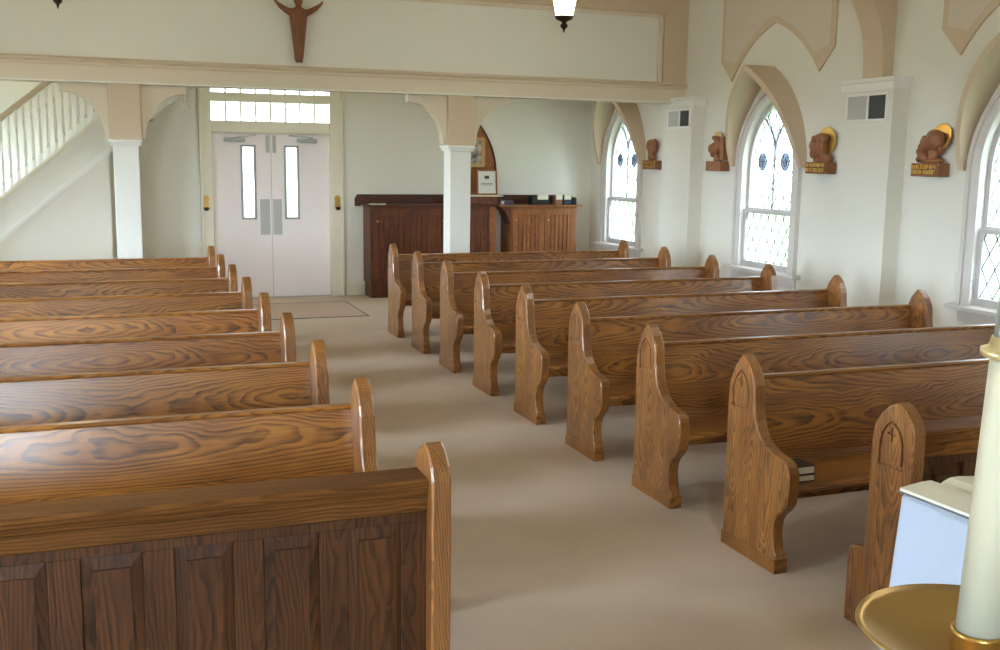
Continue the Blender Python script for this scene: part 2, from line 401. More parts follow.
# ------------------------------------------------------------------ pilasters, vents, ribs, shields
for side in ('right', 'left'):
    fn = wallfn(side)
    for i, y in enumerate(PIL):
        root = empty('pilaster', fn(y+.35, 0, 0)); base = root.location.copy()
        f = lambda u, v, w: fn(y+u, v, w)-base
        nm = 'second from the back' if i == 1 else 'under the balcony end' if i == 0 else ('third from the back' if i == 2 else 'nearest the altar')
        struct(root, 'white pilaster %s on the %s wall with moulded cap' % (nm, side), 'pilaster')
        b = MB(); b.prism([(0, 0), (.70, 0), (.70, 2.67), (0, 2.67)], f, 0, .18); b.build('shaft', M_WALL, root)
        b = MB(); b.prism([(-.012, 2.572), (.712, 2.572), (.712, 2.66), (-.012, 2.66)], f, 0, .195)
        b.prism([(-.03, 2.65), (.73, 2.65), (.73, 2.69), (-.03, 2.69)], f, 0, .215)
        b.build('cap', M_WHITE, root, bevel=.006)
        if i > 0:
            b = MB(); kp = [Vector(p) for p in [(.113, 2.50), (.113, 2.69), (.122, 2.90), (.157, 3.12), (.28, 3.38), (.50, 3.70), (.80, 4.05), (1.2, 4.38), (1.75, 4.65), (2.3, 4.80), (2.9, 4.9)]]
            prof = [(0, 2.69)]
            for q in range(1, len(kp)-2):
                for t in [v/6 for v in range(6)]:
                    a, b_, c_, d_ = kp[q-1:q+3]
                    prof.append(tuple(.5*(2*b_+(c_-a)*t+(2*a-5*b_+4*c_-d_)*t*t+(3*b_-a-3*c_+d_)*t**3)))
            prof += [(2.3, 4.80), (2.3, ZC), (0, ZC)]
            b.prism(prof, lambda u, v, w: fn(y+w, v, u)-base, .24, .515); b.build('roof_rib', M_BEIGE, root)
        if side == 'right' and i < 2:
            v0, v1, z0, z1 = ((.06, .625, 2.30, 2.555) if i == 1 else (.03, .58, 2.32, 2.55))
            vr = empty('vent', fn(y+(v0+v1)/2, (z0+z1)/2, .18)); vb = vr.location.copy()
            tag(vr, ('wall vent on the near pilaster, one half dark and one half grey' if i == 1 else 'small wall vent on the far pilaster below the balcony corner'), 'vent', 'pilaster vents')
            g = lambda u, v, w: fn(y+u, v, .18+w)-vb
            b = MB(); o1 = [(v0, z0), (v1, z0), (v1, z1), (v0, z1)]; t = .022; mid = (v0+v1)/2-.02
            for a0, a1, c0, c1 in ((v0, v1, z0, z0+t), (v0, v1, z1-t, z1), (v0, v0+t, z0+t, z1-t), (v1-t, v1, z0+t, z1-t), (mid-.012, mid+.012, z0+t, z1-t)):
                b.prism([(a0, c0), (a1, c0), (a1, c1), (a0, c1)], g, .001, .014)
            b.build('frame', M_WHITE, vr)
            for (a0, a1, mt) in ((v0+t, mid-.012, M_VENTD), (mid+.012, v1-t, M_VENTL)):
                b = MB(); b.prism([(a0, z0+t), (a1, z0+t), (a1, z1-t), (a0, z1-t)], g, .001, .004)
                for q in range(9):
                    zz = z0+t+(z1-z0-2*t)*(q+.5)/9
                    b.prism([(a0, zz-.005), (a1, zz-.005), (a1, zz+.002), (a0, zz+.002)], g, .004, .009)
                b.build('grille', mt, vr)
# shield-shaped panels over the windows
k = 1
for side in ('right', 'left'):
    fn = wallfn(side)
    for i, yc in enumerate(BAYS):
        if i == 0: continue
        b = MB(); root = empty('trim_%d' % k, fn(yc, 3.4, 0)); base = root.location.copy(); k += 1
        f = lambda u, v, w: fn(yc+u, v, w)-base
        def cut(a, h, z0, sag, n=14):
            R = []
            for q in range(n+1):
                t = q/n; L = math.hypot(a, h); R.append((a*(1-t)+h/L*4*sag*t*(1-t), z0+h*t+a/L*4*sag*t*(1-t)))
            return R+[(-x, z) for x, z in R[:-1]][::-1]
        ar = cut(.80, .57, 2.83, .085)     # concave pointed cut in the lower edge
        outl = [(1.03, 3.06), (1.03, 4.5), (-1.03, 4.5), (-1.03, 3.06)]
        loop = ar[::-1]+outl          # left tip .. apex .. right tip -> up the right side
        loop = [(u, v) for u, v in ar[::-1]] + outl
        b.prism(loop, f, 0, .02)
        o = b.build('moulding', M_BEIGE, root)
        ar2 = cut(.87, .645, 2.83, .095); inner = [(u, v) for u, v in ar2 if v > 2.96]
        inl = inner[::-1]+[(.965, 3.085), (.965, 4.44), (-.965, 4.44), (-.965, 3.085)]
        b = MB(); b.prism(inl, f, .0205, .024); b.build('field', M_SHIELD, root)
        struct(root, ('beige shield-shaped panel with pointed cut-out over the %s window of the %s wall' % (('', 'second', 'third', 'fourth', 'fifth')[i], side)), 'wall panel')

# ------------------------------------------------------------------ balcony
YBM = 11.72
b = MB(); b.box(XL, XR, YBM+.05, YBM+.26, 2.66, 3.88)                # parapet core
struct(b.build('wall_balcony', M_WALL), 'pale balcony front crossing the church below the ceiling', 'balcony front')
r = empty('trim_20', (2, YBM, 2.7)); struct(r, 'beige beam and moulding framing the balcony front', 'beam')
def tb(b, x0, x1, y0, y1, z0, z1): b.box(x0-2, x1-2, y0-YBM, y1-YBM, z0-2.7, z1-2.7)
b = MB(); tb(b, XL, XR, YBM, YBM+.28, 2.632, 2.80); b.build('beam', M_BEIGE_L, r, bevel=.004)
b = MB(); fx = lambda u, v, w: Vector((w-2, u, v-2.7))
b.prism([(.06, 2.795), (-.018, 2.795), (-.022, 2.81), (-.012, 2.822), (-.014, 2.834), (-.05, 2.845), (-.055, 2.858), (-.03, 2.866), (.0, 2.872), (.02, 2.885), (.06, 2.885)], fx, XL, XR); b.build('moulding', plain('moulding_beige', lin(212,196,171), .55), r)
b = MB(); tb(b, XL, XR, YBM-.006, YBM+.02, 2.632, 2.645); b.build('bead', M_WHITE, r)
b = MB(); tb(b, 6.46, XR, YBM, YBM+.05, 2.87, 3.9); tb(b, XL, 6.46, YBM, YBM+.05, 3.70, 3.9); tb(b, XL, 6.46, YBM-.02, YBM+.3, 3.88, 3.95); b.build('rail', M_BEIGE, r, bevel=.004)
b = MB(); tb(b, 6.40, 6.46, YBM+.02, YBM+.05, 2.88, 3.66); tb(b, 6.425, 6.44, YBM+.004, YBM+.05, 2.88, 3.66); tb(b, XL, 6.46, YBM+.02, YBM+.05, 3.65, 3.70); tb(b, XL, 6.46, YBM+.004, YBM+.05, 3.67, 3.685); b.build('inner_moulding', M_BEIGE_L, r, bevel=.003)
b = MB()
for x in (.22,): tb(b, x-.003, x+.003, YBM+.047, YBM+.052, 2.885, 3.65)
b.build('panel_seam', M_CREAM, r)
b = MB(); b.box(XL, XR, YBM+.05, YB, 3.02, 3.14)
# leave an opening above the stairs
bm = b.bm; bm.clear()
b.box(XL, XR, YBM+.26, 13.28, 3.02, 3.14); b.box(1.7, XR, 13.28, YB, 3.02, 3.14)
struct(b.build('ceiling_balcony', M_CEIL), 'flat underside of the balcony', 'ceiling')

def column(xc, label):
    root = empty('column', (xc, YBM+.16, 0)); struct(root, label, 'column')
    y0 = .02-.16
    b = MB(); b.box(-.126, .126, y0+.02, y0+.28, 0, 2.03); b.box(-.15, .15, y0, y0+.30, 0, .16); b.build('post', M_WHITE, root, bevel=.006)
    b = MB(); b.box(-.15, .15, y0-.005, y0+.31, 2.00, 2.045); b.box(-.165, .165, y0-.02, y0+.325, 2.03, 2.065); b.build('cap', M_WHITE, root, bevel=.005)
    b = MB(); b.box(-.16, .16, y0-.01, y0+.30, 2.06, 2.632); b.build('upper_wrap', M_BEIGE, root, bevel=.004)
    for sx in (-1, 1):
        b = MB(); pts = [(.16, 2.632), (.62, 2.632), (.62, 2.545)]
        for i in range(0, 13):
            t = i/12*PI/2; pts.append((.20+.40*(1-math.sin(t))*.98, 2.545-.47*(1-math.cos(t))))
        pts.append((.16, 2.07))
        b.prism([(sx*u, v) for u, v in pts], lambda u, v, w: Vector((u, w, v)), y0+.06, y0+.20)
        b.build('bracket', M_BEIGE_L, root)
column(3.86, 'white square column with beige curved brackets standing before the wooden cabinets')
column(.185, 'white square column with beige curved brackets standing beside the stairs')

# ------------------------------------------------------------------ doors
dr = empty('door_1', ((DX0+DX1)/2, YB, 0)); struct(dr, 'white double entrance doors with narrow glazed slots under a transom', 'door')
D = lambda x: x-(DX0+DX1)/2
xm = 2.062
for sx, x0, x1 in ((0, DX0+.004, xm-.004), (1, xm+.004, DX1-.004)):
    wx0, wx1 = ((1.69, 1.83) if sx == 0 else (2.265, 2.405))
    b = MB(); f = lambda u, v, w: Vector((D(u), w, v))
    outer = [(x0, .015), (x1, .015), (x1, DZ+.004), (x0, DZ+.004)]; hole = [(wx0, 1.10), (wx1, 1.10), (wx1, 2.03), (wx0, 2.03)]
    b.sheet(outer, [hole], f, .03); b.sheet(outer, [hole], f, .075); b.strip(outer, f, .03, outer, .075); b.strip(hole, f, .03, hole, .075)
    leaf = b.build('door_leaf', M_DOOR, dr)
    b = MB(); t = .03
    for a0, a1, c0, c1 in ((wx0-t, wx1+t, 1.10-t, 1.10), (wx0-t, wx1+t, 2.03, 2.03+t), (wx0-t, wx0, 1.10, 2.03), (wx1, wx1+t, 1.10, 2.03)):
        b.box(D(a0), D(a1), .018, .03, c0, c1)
    b.build('window_frame', M_GREY, leaf)
    b = MB(); b.box(D(wx0), D(wx1), .05, .055, 1.10, 2.03); b.build('pane', M_PANE, leaf)
    px0, px1 = ((1.905, 2.035) if sx == 0 else (2.075, 2.195))
    b = MB(); b.box(D(px0), D(px1), .026, .03, .86, 1.34)
    b.build('push_plate', M_STEEL, leaf)
    b = MB(); q0, q1 = ((1.995, 2.045) if sx == 0 else (2.085, 2.13)); b.box(D(q0), D(q1), .022, .03, 1.96, DZ-.02); b.build('flush_bolt', M_STEEL, leaf)
    cx = 1.60 if sx == 0 else 2.56
    b = MB(); b.box(D(cx-.15), D(cx+.12), -.03, .03, 2.10, 2.15); b.tube([(D(cx-.12), -.035, 2.125), (D(cx+.10), -.035, 2.125)], .028, 12)
    b.tube([(D(cx-.1), -.05, 2.13), (D(cx+.05), -.13, 2.165), (D(cx+.26*(1 if sx == 0 else -1)), -.02, 2.19)], .009, 8)
    b.build('door_closer', M_STEEL, leaf, bevel=.005)
b = MB(); b.box(D(xm-.004), D(xm+.004), .035, .045, .015, DZ); b.build('astragal', M_STEEL, dr)
b = MB(); b.box(D(DX0), D(DX1), -.01, .1, 0, .014); b.build('threshold', M_STEEL, dr)
b = MB()
b.box(D(1.13), D(DX0), -.035, .1, 0, 3.02); b.box(D(DX1), D(3.035), -.035, .1, 0, 3.02)
b.box(D(1.13), D(1.165), -.05, 0, 0, 3.02); b.box(D(3.0), D(3.035), -.05, 0, 0, 3.02)
b.box(D(DX0), D(DX1), -.02, .1, DZ, 2.372); b.box(D(DX0), D(DX1), -.045, .1, DZ+.01, DZ+.04); b.box(D(DX0), D(DX1), -.02, .1, 2.617, 2.735); b.box(D(DX0), D(DX1), -.02, .1, 2.95, 3.02)
b.build('frame', M_CREAM, dr, bevel=.005)
for z0, z1 in ((2.372, 2.617), (2.735, 2.95)):
    b = MB(); b.box(D(DX0), D(DX1), .05, .055, z0, z1); t = b.build('transom_pane', M_PANE, dr)
    b = MB()
    for q in range(1, 8): xx = DX0+(DX1-DX0)*q/8; b.box(D(xx-.013), D(xx+.013), .03, .07, z0, z1)
    b.build('mullion', M_CREAM, t)
# little brass fonts on the door frame
for x, lb in ((1.195, 'left'), (2.945, 'right')):
    r = empty('holy_water_font', (x, YB-.036, 1.20)); r.scale = (.8, .8, .8); tag(r, 'small brass holy water font on the %s door frame' % lb, 'font', 'fonts beside the doors')
    b = MB(); b.prism([(-.045, .03), (.045, .03), (.04, .14), (.055, .2), (.03, .235), (0, .25), (-.03, .235), (-.055, .2), (-.04, .14)], lambda u, v, w: Vector((u, w, v)), -.012, -.001); b.build('back_plate', M_BRASS, r, bevel=.003)
    b = MB(); b.lathe([(.012, -.01), (.035, 0), (.042, .03), (.04, .045), (.034, .045), (.03, .01)], (0, -.05, 0), 16); b.build('bowl', M_BRONZE, r, smooth=True)
    b = MB(); b.box(-.006, .006, -.024, -.012, .09, .2); b.box(-.025, .025, -.024, -.012, .15, .163); b.build('cross', M_BRASSD, r)
# door mat
r = empty('door_mat', (2.15, 13.1, 0)); tag(r, 'thin pinkish beige mat lying before the entrance doors', 'mat')
b = MB(); b.box(-.85, .75, -.66, .68, 0, .006); b.build('mat', M_MAT, r)
b = MB()
for a in ((-.87, .77, -.68, -.66), (-.87, .77, .68, .70), (-.87, -.85, -.66, .68), (.75, .77, -.66, .68)): b.box(*a, 0, .008)
b.build('binding', M_MATE, r)

# ------------------------------------------------------------------ stairs
st = empty('staircase', (-1.2, 13.3, 0)); tag(st, 'white staircase with turned balusters rising to the balcony behind the left column', 'staircase')
SL = .85
topz = lambda x: 1.42+SL*(x+1.17)
trz = lambda x: .95+SL*(x+1.2)
F = lambda u, v, w: Vector((u+1.2, w, v))
xa, xb = -2.3, 1.55
b = MB(); b.prism([(xa, trz(xa)), (xb, trz(xb)), (xb, topz(xb)-.03), (xa, topz(xa)-.03)], F, 0, .05); b.build('stringer', M_WALL, st)
b = MB(); b.prism([(xa, topz(xa)-.045), (xb, topz(xb)-.045), (xb, topz(xb)), (xa, topz(xa))], F, -.03, .06)
b.prism([(xa, topz(xa)-.075), (xb, topz(xb)-.075), (xb, topz(xb)-.045), (xa, topz(xa)-.045)], F, -.012, .05)
b.build('stringer_cap', M_CREAM, st)
b = MB(); b.prism([(xa, trz(xa)-.03), (xb, trz(xb)-.03), (xb, trz(xb)+.015), (xa, trz(xa)+.015)], F, -.025, .03)
b.prism([(xa, trz(xa)-.07), (xb, trz(xb)-.07), (xb, trz(xb)-.03), (xa, trz(xa)-.03)], F, -.01, .03); b.build('moulding', M_WHITE, st)
hz = lambda x: 2.28+.82*(x+1.12)
b = MB(); b.prism([(xa, hz(xa)-.02), (.3, hz(.3)-.02), (.3, hz(.3)+.045), (xa, hz(xa)+.045)], F, -.01, .065); b.prism([(xa, hz(xa)+.045), (.3, hz(.3)+.045), (.3, hz(.3)+.06), (xa, hz(xa)+.06)], F, .005, .05)
b.build('handrail', M_BEIGE, st)
b = MB()
nst = 15
for i in range(nst):
    x = xa+(xb-xa)*i/nst; dx = (xb-xa)/nst; z = topz(x)-.12
    b.box(x+1.2, x+dx+1.2+.02, .05, 1.12, z-.19, z)
b.prism([(xa, trz(xa)-.0), (xb, trz(xb)), (xb, trz(xb)+.03), (xa, trz(xa)+.03)], F, .05, 1.12)
b.build('treads', M_WHITE, st)
x = -2.2
bal_mesh = None
while x < .15:
    z0, z1 = topz(x), hz(x)-.01; h = z1-z0
    b = MB()
    b.box(-.018, .018, -.018, .018, 0, .10); b.lathe([(.016, .10), (.019, .12), (.011, .14), (.016, .2), (.018, .28), (.011, h*.62), (.0095, h-.25), (.016, h-.22), (.011, h-.19)], n=10)
    b.box(-.017, .017, -.017, .017, h-.19, h)
    o = b.build('baluster', M_WHITE, st); o.location = (x+1.2, .02, z0)
    x += .0825
# closed wall below the stairs
b = MB(); b.prism([(xa, 0), (.015, 0), (.015, trz(.015)-.03), (xa, trz(xa)-.03)], lambda u, v, w: Vector((u, w, v)), 13.31, 13.40)
b.box(-.075, .015, 13.40, YB, 0, 1.95)
struct(b.build('wall_stairs', M_WALL), 'pale triangular wall closing the space under the stairs', 'wall')
r = empty('stair_fill_lamp', (-1.2, 13.85, 3.9)); tag(r, 'added round glass fill lamp above the stairs, hidden by the balcony front', 'lamp')  # unseen lamp added to brighten the wall behind the balusters
b = MB(); b.lathe([(.0, -.14), (.07, -.125), (.12, -.07), (.13, -.01), (.09, .0)], n=24); b.build('glass_shade', emit('stair_fill_glass', lin(255,244,226), 40), r, smooth=True)
b = MB(); b.lathe([(.05, .001), (.05, .03), (.01, .04), (.01, ZC-3.9)], n=16); b.build('canopy', M_BRONZE, r)
for x, lb in ((2.05, 'before the entrance doors'), (4.9, 'above the wooden cabinets')):  # out-of-view globes added as fill for the back wall and doors
    r = empty('balcony_fill_lamp', (x, 12.9, 3.019)); tag(r, 'added ceiling fill globe under the balcony %s, hidden by the beam' % lb, 'lamp', 'fill globes added under the balcony')
    b = MB(); b.lathe([(.0, -.17), (.06, -.155), (.10, -.11), (.10, -.06), (.07, -.03)], n=24); b.build('glass_shade', emit('fill_globe_glass', lin(255,247,236), 22), r, smooth=True)
    b = MB(); b.lathe([(.07, -.03), (.09, -.02), (.09, 0)], n=24); b.build('canopy', M_BRONZE, r)
# pull cord
r = empty('light_pull', (.79, 11.80, 2.40)); tag(r, 'small white pull cord hanging from the end of the left column bracket', 'pull cord')
b = MB(); b.tube([(0, 0, .14), (0, 0, .02)], .004, 6); b.build('cord', M_WHITE, r)
b = MB(); b.lathe([(.004, .03), (.016, .015), (.018, 0), (.012, -.02), (.004, -.028)], n=12); b.lathe([(.004, .105), (.015, .09), (.015, .07), (.004, .055)], n=12); b.build('knob', M_PAPER, r)

# ------------------------------------------------------------------ cabinets at the back
YC = 14.0
def beadboard(b, x0, x1, z0, z1, y, n):
    b.box(x0, x1, y, y+.012, z0, z1)
    for i in range(n):
        a = x0+(x1-x0)*i/n; c = x0+(x1-x0)*(i+1)/n
        b.box(a+.009, c-.009, y-.011, y, z0, z1)
def cab_door(root, x0, x1, z0, z1, m, knob_x, y=0):
    b = MB(); t = .085
    for a in ((x0, x0+t, z0, z1), (x1-t, x1, z0, z1), (x0+t, x1-t, z1-t, z1), (x0+t, x1-t, z0, z0+t)): b.box(a[0], a[1], y-.022, y-.001, a[2], a[3])
    d = b.build('door', m, root, bevel=.004)
    b = MB(); beadboard(b, x0+t, x1-t, z0+t, z1-t, y-.0125, 5); b.build('bead_panel', m, d)
    b = MB(); b.lathe([(.006, 0), (.006, .012), (.014, .018), (.014, .026), (.004, .03)], n=12)
    for v in b.bm.verts: v.co = Vector((v.co.x+knob_x, y-.022-v.co.z, v.co.y+z1-.16))
    b.build('knob', M_BRASS, d, smooth=True)
    return d
# left, darker cabinet with the thick slab
r = empty('cabinet', (4.05, YC, 0)); tag(r, 'dark oak cabinet with beadboard doors left of the right-hand column', 'cabinet')
o = lambda x: x-4.05
b = MB(); b.box(o(3.31), o(5.13), 0, YB-YC-.004, .20, 1.258); b.box(o(3.33), o(5.11), .05, YB-YC-.004, 0, .20); b.build('body', W_CABD, r, bevel=.003)
cab_door(r, o(3.34), o(3.86), .24, 1.22, W_CABD, o(3.40)); cab_door(r, o(3.87), o(4.40), .24, 1.22, W_CABD, o(4.34)); cab_door(r, o(4.42), o(4.98), .24, 1.22, W_CABD, o(4.48))
b = MB(); b.box(o(5.03), o(5.13), -.012, -.001, .0, 1.25); b.build('end_stile', W_CAB, r)
r = empty('counter', (4.1, YC, 1.26)); tag(r, 'dark oak counter and back board with clipped left corner over the dark cabinet', 'counter')
o = lambda x: x-4.1
b = MB(); b.box(o(3.27), o(5.148), -.03, YB-YC-.004, 0, .022); b.build('top', W_TOP, r, bevel=.004)
b = MB(); b.box(o(3.19), o(3.268), YB-YC-.034, YB-YC-.006, -.012, .0225); b.prism([(o(3.19), .0225), (o(5.15), .0225), (o(5.15), .15), (o(3.225), .15), (o(3.19), .09)], lambda u, v, w: Vector((u, w, v)), YB-YC-.034, YB-YC-.006)
b.build('back_board', W_TOP, r)
r = empty('raised_shelf', (4.85, YC, 1.2825)); tag(r, 'low oak box shelf with pale top carrying the framed document', 'shelf')
b = MB(); b.box(-.30, .298, .02, .39, 0, .112); b.build('box', W_CABD, r, bevel=.004)
b = MB(); b.box(-.31, .385, .01, .39, .1125, .124); b.build('shelf_top', M_CREAM, r)
r = empty('paper', (3.42, YC+.05, 1.2825)); tag(r, 'white paper slip lying on the left end of the dark counter', 'paper')
b = MB(); b.box(-.11, .11, -.05, .06, 0, .012); b.build('sheet', M_PAPER, r)
# right, lighter cabinet
r = empty('cabinet', (5.8, YC, 0)); tag(r, 'lighter oak cabinet with two beadboard doors in the back right corner', 'cabinet')
o = lambda x: x-5.8
b = MB(); b.box(o(5.36), o(6.38), 0, YB-YC-.004, .12, 1.25); b.box(o(5.385), o(6.36), .05, YB-YC-.004, 0, .12); b.build('body', W_CAB, r, bevel=.003)
cab_door(r, o(5.375), o(5.865), .16, 1.22, W_CAB, o(5.42)); cab_door(r, o(5.875), o(6.365), .16, 1.22, W_CAB, o(5.92))
b = MB(); b.box(o(5.155), o(6.44), -.05, YB-YC-.004, 1.251, 1.275); b.build('worktop', W_CAB, r, bevel=.004)
b = MB(); b.prism([(o(5.155), 1.276), (o(6.38), 1.276), (o(6.40), 1.34), (o(6.33), 1.405), (o(5.155), 1.405)], lambda u, v, w: Vector((u, w, v)), YB-YC-.03, YB-YC-.006); b.build('backsplash', W_TOP, r)
b = MB(); b.prism([(o(5.20), 1.25), (o(5.3599), 1.25), (o(5.3599), 1.0), (o(5.33), 1.05), (o(5.28), 1.17)], lambda u, v, w: Vector((u, w, v)), 0, .3); b.build('corbel', W_CABD, r)
# arched wooden niche panel with an icon and a framed document
r = empty('arched_panel', (4.985, YB-.001, 1.41)); tag(r, 'pointed-arch wooden panel on the back wall half hidden by the column', 'panel')
b = MB(); b.prism([(-.285, 0), (.285, 0), (.285, .2)]+[(u, v) for u, v in gothic(.285, .72, .3, 12)]+[(-.285, .2)], lambda u, v, w: Vector((u, -w, v)), 0, .02); b.build('board', W_CAB, r)
b = MB(); A = [(.285, 0), (.285, .2)]+gothic(.285, .72, .3, 12)+[(-.285, .2), (-.285, 0)]; B = [(u*.93, v*.985) for u, v in A]
b.loft([[Vector((p[0], -.02, p[1])), Vector((p[0], -.045, p[1])), Vector((q[0], -.045, q[1])), Vector((q[0], -.02, q[1]))] for p, q in zip(A, B)]); b.build('edge_moulding', W_TOP, r)
r = empty('icon', (4.93, YB-.048, 1.80)); tag(r, 'small grey icon in a gold frame hung on the arched wooden panel', 'picture')
b = MB()
for a in ((-.20, -.15, 0, .42), (.10, .15, 0, .42), (-.15, .10, 0, .05), (-.15, .10, .37, .42)): b.box(a[0], a[1], -.025, -.001, a[2], a[3])
b.build('frame', plain('dull_gold', lin(188,150,96), .5, .4), r, bevel=.004)
b = MB(); b.box(-.15, .10, -.012, -.001, .05, .37); b.build('picture', M_ICON, r)
r = empty('picture_frame', (5.08, 14.25, 1.407), 0); tag(r, 'framed document leaning upright on the counter right of the column', 'picture frame')
b = MB(); w, h, t = .155, .36, .022; Mx = Matrix.Rotation(-.10, 4, 'X')
for a in ((-w, -w+t, 0, h), (w-t, w, 0, h), (-w+t, w-t, 0, t), (-w+t, w-t, h-t, h)): b.box(a[0], a[1], -.012, .012, a[2], a[3], Mx)
b.build('frame', W_CAB, r)
b = MB(); b.box(-w+t, w-t, -.002, .010, t, h-t, Mx); b.build('document', plain('document', lin(206,206,194), .5), r)
b = MB(); b.box(-.035, .035, -.004, -.002, h-.13, h-.085, Mx); b.box(-.09, .09, -.004, -.002, h-.2, h-.193, Mx); b.box(-.09, .09, -.004, -.002, h-.22, h-.213, Mx); b.build('print', M_VENTD, r)
# boxes on the cabinet
def cbox(name, x0, x1, h, m, y, d, label, cat, white, wx=None, grp=None):
    r = empty(name, ((x0+x1)/2, y, 1.276)); tag(r, label, cat, grp); w = (x1-x0)/2
    b = MB(); b.box(-w, w, -d/2, d/2, 0, h); b.box(-w-.004, w+.004, -d/2-.004, d/2+.004, h*.86, h); b.build('box', m, r, bevel=.006)
    if white:
        a0, a1 = wx if wx else (-w*.7, w*.7)
        b = MB(); b.box(a0, a1, -d/2-.008, -d/2-.0045, h*.55, h*1.0); b.box(a0, a1, -d/2-.008, d/2-.03, h+.001, h+.012); b.build('card', M_PAPER, r)
cbox('file_box', 5.70, 5.955, .135, M_BLACK, 14.15, .2, 'black box with a wide white card, leftmost on the light cabinet', 'box', True, (-.05, .115), 'boxes on the cabinet')
cbox('brown_box', 6.06, 6.165, .135, M_BROWNBOX, 14.12, .16, 'narrow brown box with a white top between the dark boxes', 'box', True, (-.05, .05), 'boxes on the cabinet')
cbox('file_box', 6.19, 6.31, .135, M_GREEN, 14.14, .2, 'dark teal box with a pale card right of the brown box', 'box', True, (-.055, .05), 'boxes on the cabinet')
cbox('file_box', 5.975, 6.045, .115, M_BLACK, 14.20, .14, 'black box without a card left of the narrow brown box', 'box', False, None, 'boxes on the cabinet')
b = MB(); b.lathe([(.045, 0), (.05, .02), (.05, .08), (.035, .105), (.0, .108)], n=18)
tag(b.build('canister', M_BLACK), 'dark rounded canister at the right end of the light cabinet', 'canister').location = (6.375, 14.12, 1.276)
r = empty('small_book', (5.31, 14.05, 1.276), .2); tag(r, 'small dark purple book lying at the left end of the light cabinet', 'book')
b = MB(); b.box(-.075, .075, -.05, .05, 0, .006); b.box(-.075, .075, -.05, .05, .054, .06); b.box(-.075, .075, -.05, -.045, .006, .054); b.build('cover', plain('purple_cover', lin(70,58,78), .6), r)
b = MB(); b.box(-.07, .07, -.0449, .046, .0061, .0539); b.build('pages', M_PAPER, r)

# ------------------------------------------------------------------ pews
PT = .065                                        # thickness of a pew end
END = [(.104, 0), (.102, .129), (.103, .476), (.108, .74), (.100, .836), (.060, .922), (.030, .958), (0, .988), (-.035, .967), (-.074, .930), (-.099, .890), (-.112, .850),
       (-.118, .77), (-.136, .686), (-.158, .645), (-.189, .609), (-.235, .582), (-.282, .565), (-.340, .556), (-.378, .548), (-.402, .530), (-.415, .500), (-.419, .460), (-.416, .40), (-.408, .352),
       (-.382, .318), (-.345, .285), (-.322, .25), (-.314, .205), (-.318, .16), (-.330, .115), (-.338, .10), (-.348, .09), (-.348, 0)]
SEND = [(.232, 0), (.232, .30), (.222, .325), (.19, .338), (.145, .345), (.134, .37), (.134, .80), (.124, .872), (.09, .925), (.045, .965), (0, .985), (-.045, .965), (-.085, .925), (-.10, .88), (-.102, .8), (-.102, 0)]
def inset(poly, d):
    n = len(poly); out = []
    area = sum(poly[i][0]*poly[(i+1) % n][1]-poly[(i+1) % n][0]*poly[i][1] for i in range(n))
    sg = 1 if area > 0 else -1
    for i in range(n):
        p0, p1, p2 = Vector(poly[i-1]), Vector(poly[i]), Vector(poly[(i+1) % n])
        e1 = (p1-p0).normalized(); e2 = (p2-p1).normalized()
        n1 = Vector((-e1.y, e1.x))*sg; n2 = Vector((-e2.y, e2.x))*sg
        m = n1+n2
        m = m/max(.35, m.length_squared/2)/1.0*.5*2 if m.length > 1e-6 else n1
        m = (n1+n2).normalized()/max(.5, ((n1+n2).normalized()).dot(n1))
        out.append(tuple(p1+m*d))
    return out
def end_panel(prof, x_in, x_out, carve, plinth=False):
    """x_out is the face that carries the carving"""
    b = MB(); c = .007; s = 1 if x_out > x_in else -1
    fn = lambda u, v, w: Vector((w, u, v))
    P2 = inset(prof, c)
    P1 = prof
    b.strip(P1, fn, x_in+s*c, P1, x_out-s*c)
    b.strip(P2, fn, x_out, P1, x_out-s*c); b.strip(P2, fn, x_in, P1, x_in+s*c)
    b.sheet(P2, [], fn, x_in)
    if not carve: b.sheet(P2, [], fn, x_out); return b
    cu = carve
    # groove in the shape of a pointed arch with a small cross inside
    A = [(cu-.068, .722), (cu+.068, .722)]+gothic(.068, .105, .805, 8)
    g = .011
    A2 = [(cu-.068+g, .722+g*1.6), (cu+.068-g, .722+g*1.6)]+[(u*(1-g/.068), .805+(v-.805)*.9) for u, v in gothic(.068, .105, .805, 8)]
    A = [(u if abs(u-cu) < 1e-9 or i < 2 else u+cu, v) for i, (u, v) in enumerate(A)]
    A2 = [(u if i < 2 else u+cu, v) for i, (u, v) in enumerate(A2)]
    dz = s*.010
    X = [(cu-.005, .825), (cu+.005, .825), (cu+.005, .853), (cu+.024, .853), (cu+.024, .862), (cu+.005, .862), (cu+.005, .884), (cu-.005, .884), (cu-.005, .862), (cu-.024, .862), (cu-.024, .853), (cu-.005, .853)]
    b.sheet(P2, [A], fn, x_out)
    b.strip(A, fn, x_out, A, x_out-dz); b.strip(A, fn, x_out-dz, A2, x_out-dz); b.strip(A2, fn, x_out-dz, A2, x_out)
    b.sheet(A2, [X], fn, x_out)
    b.strip(X, fn, x_out, X, x_out-dz); b.sheet(X, [], fn, x_out-dz)
    return b
PL = 2.87                                        # length of a pew over its ends
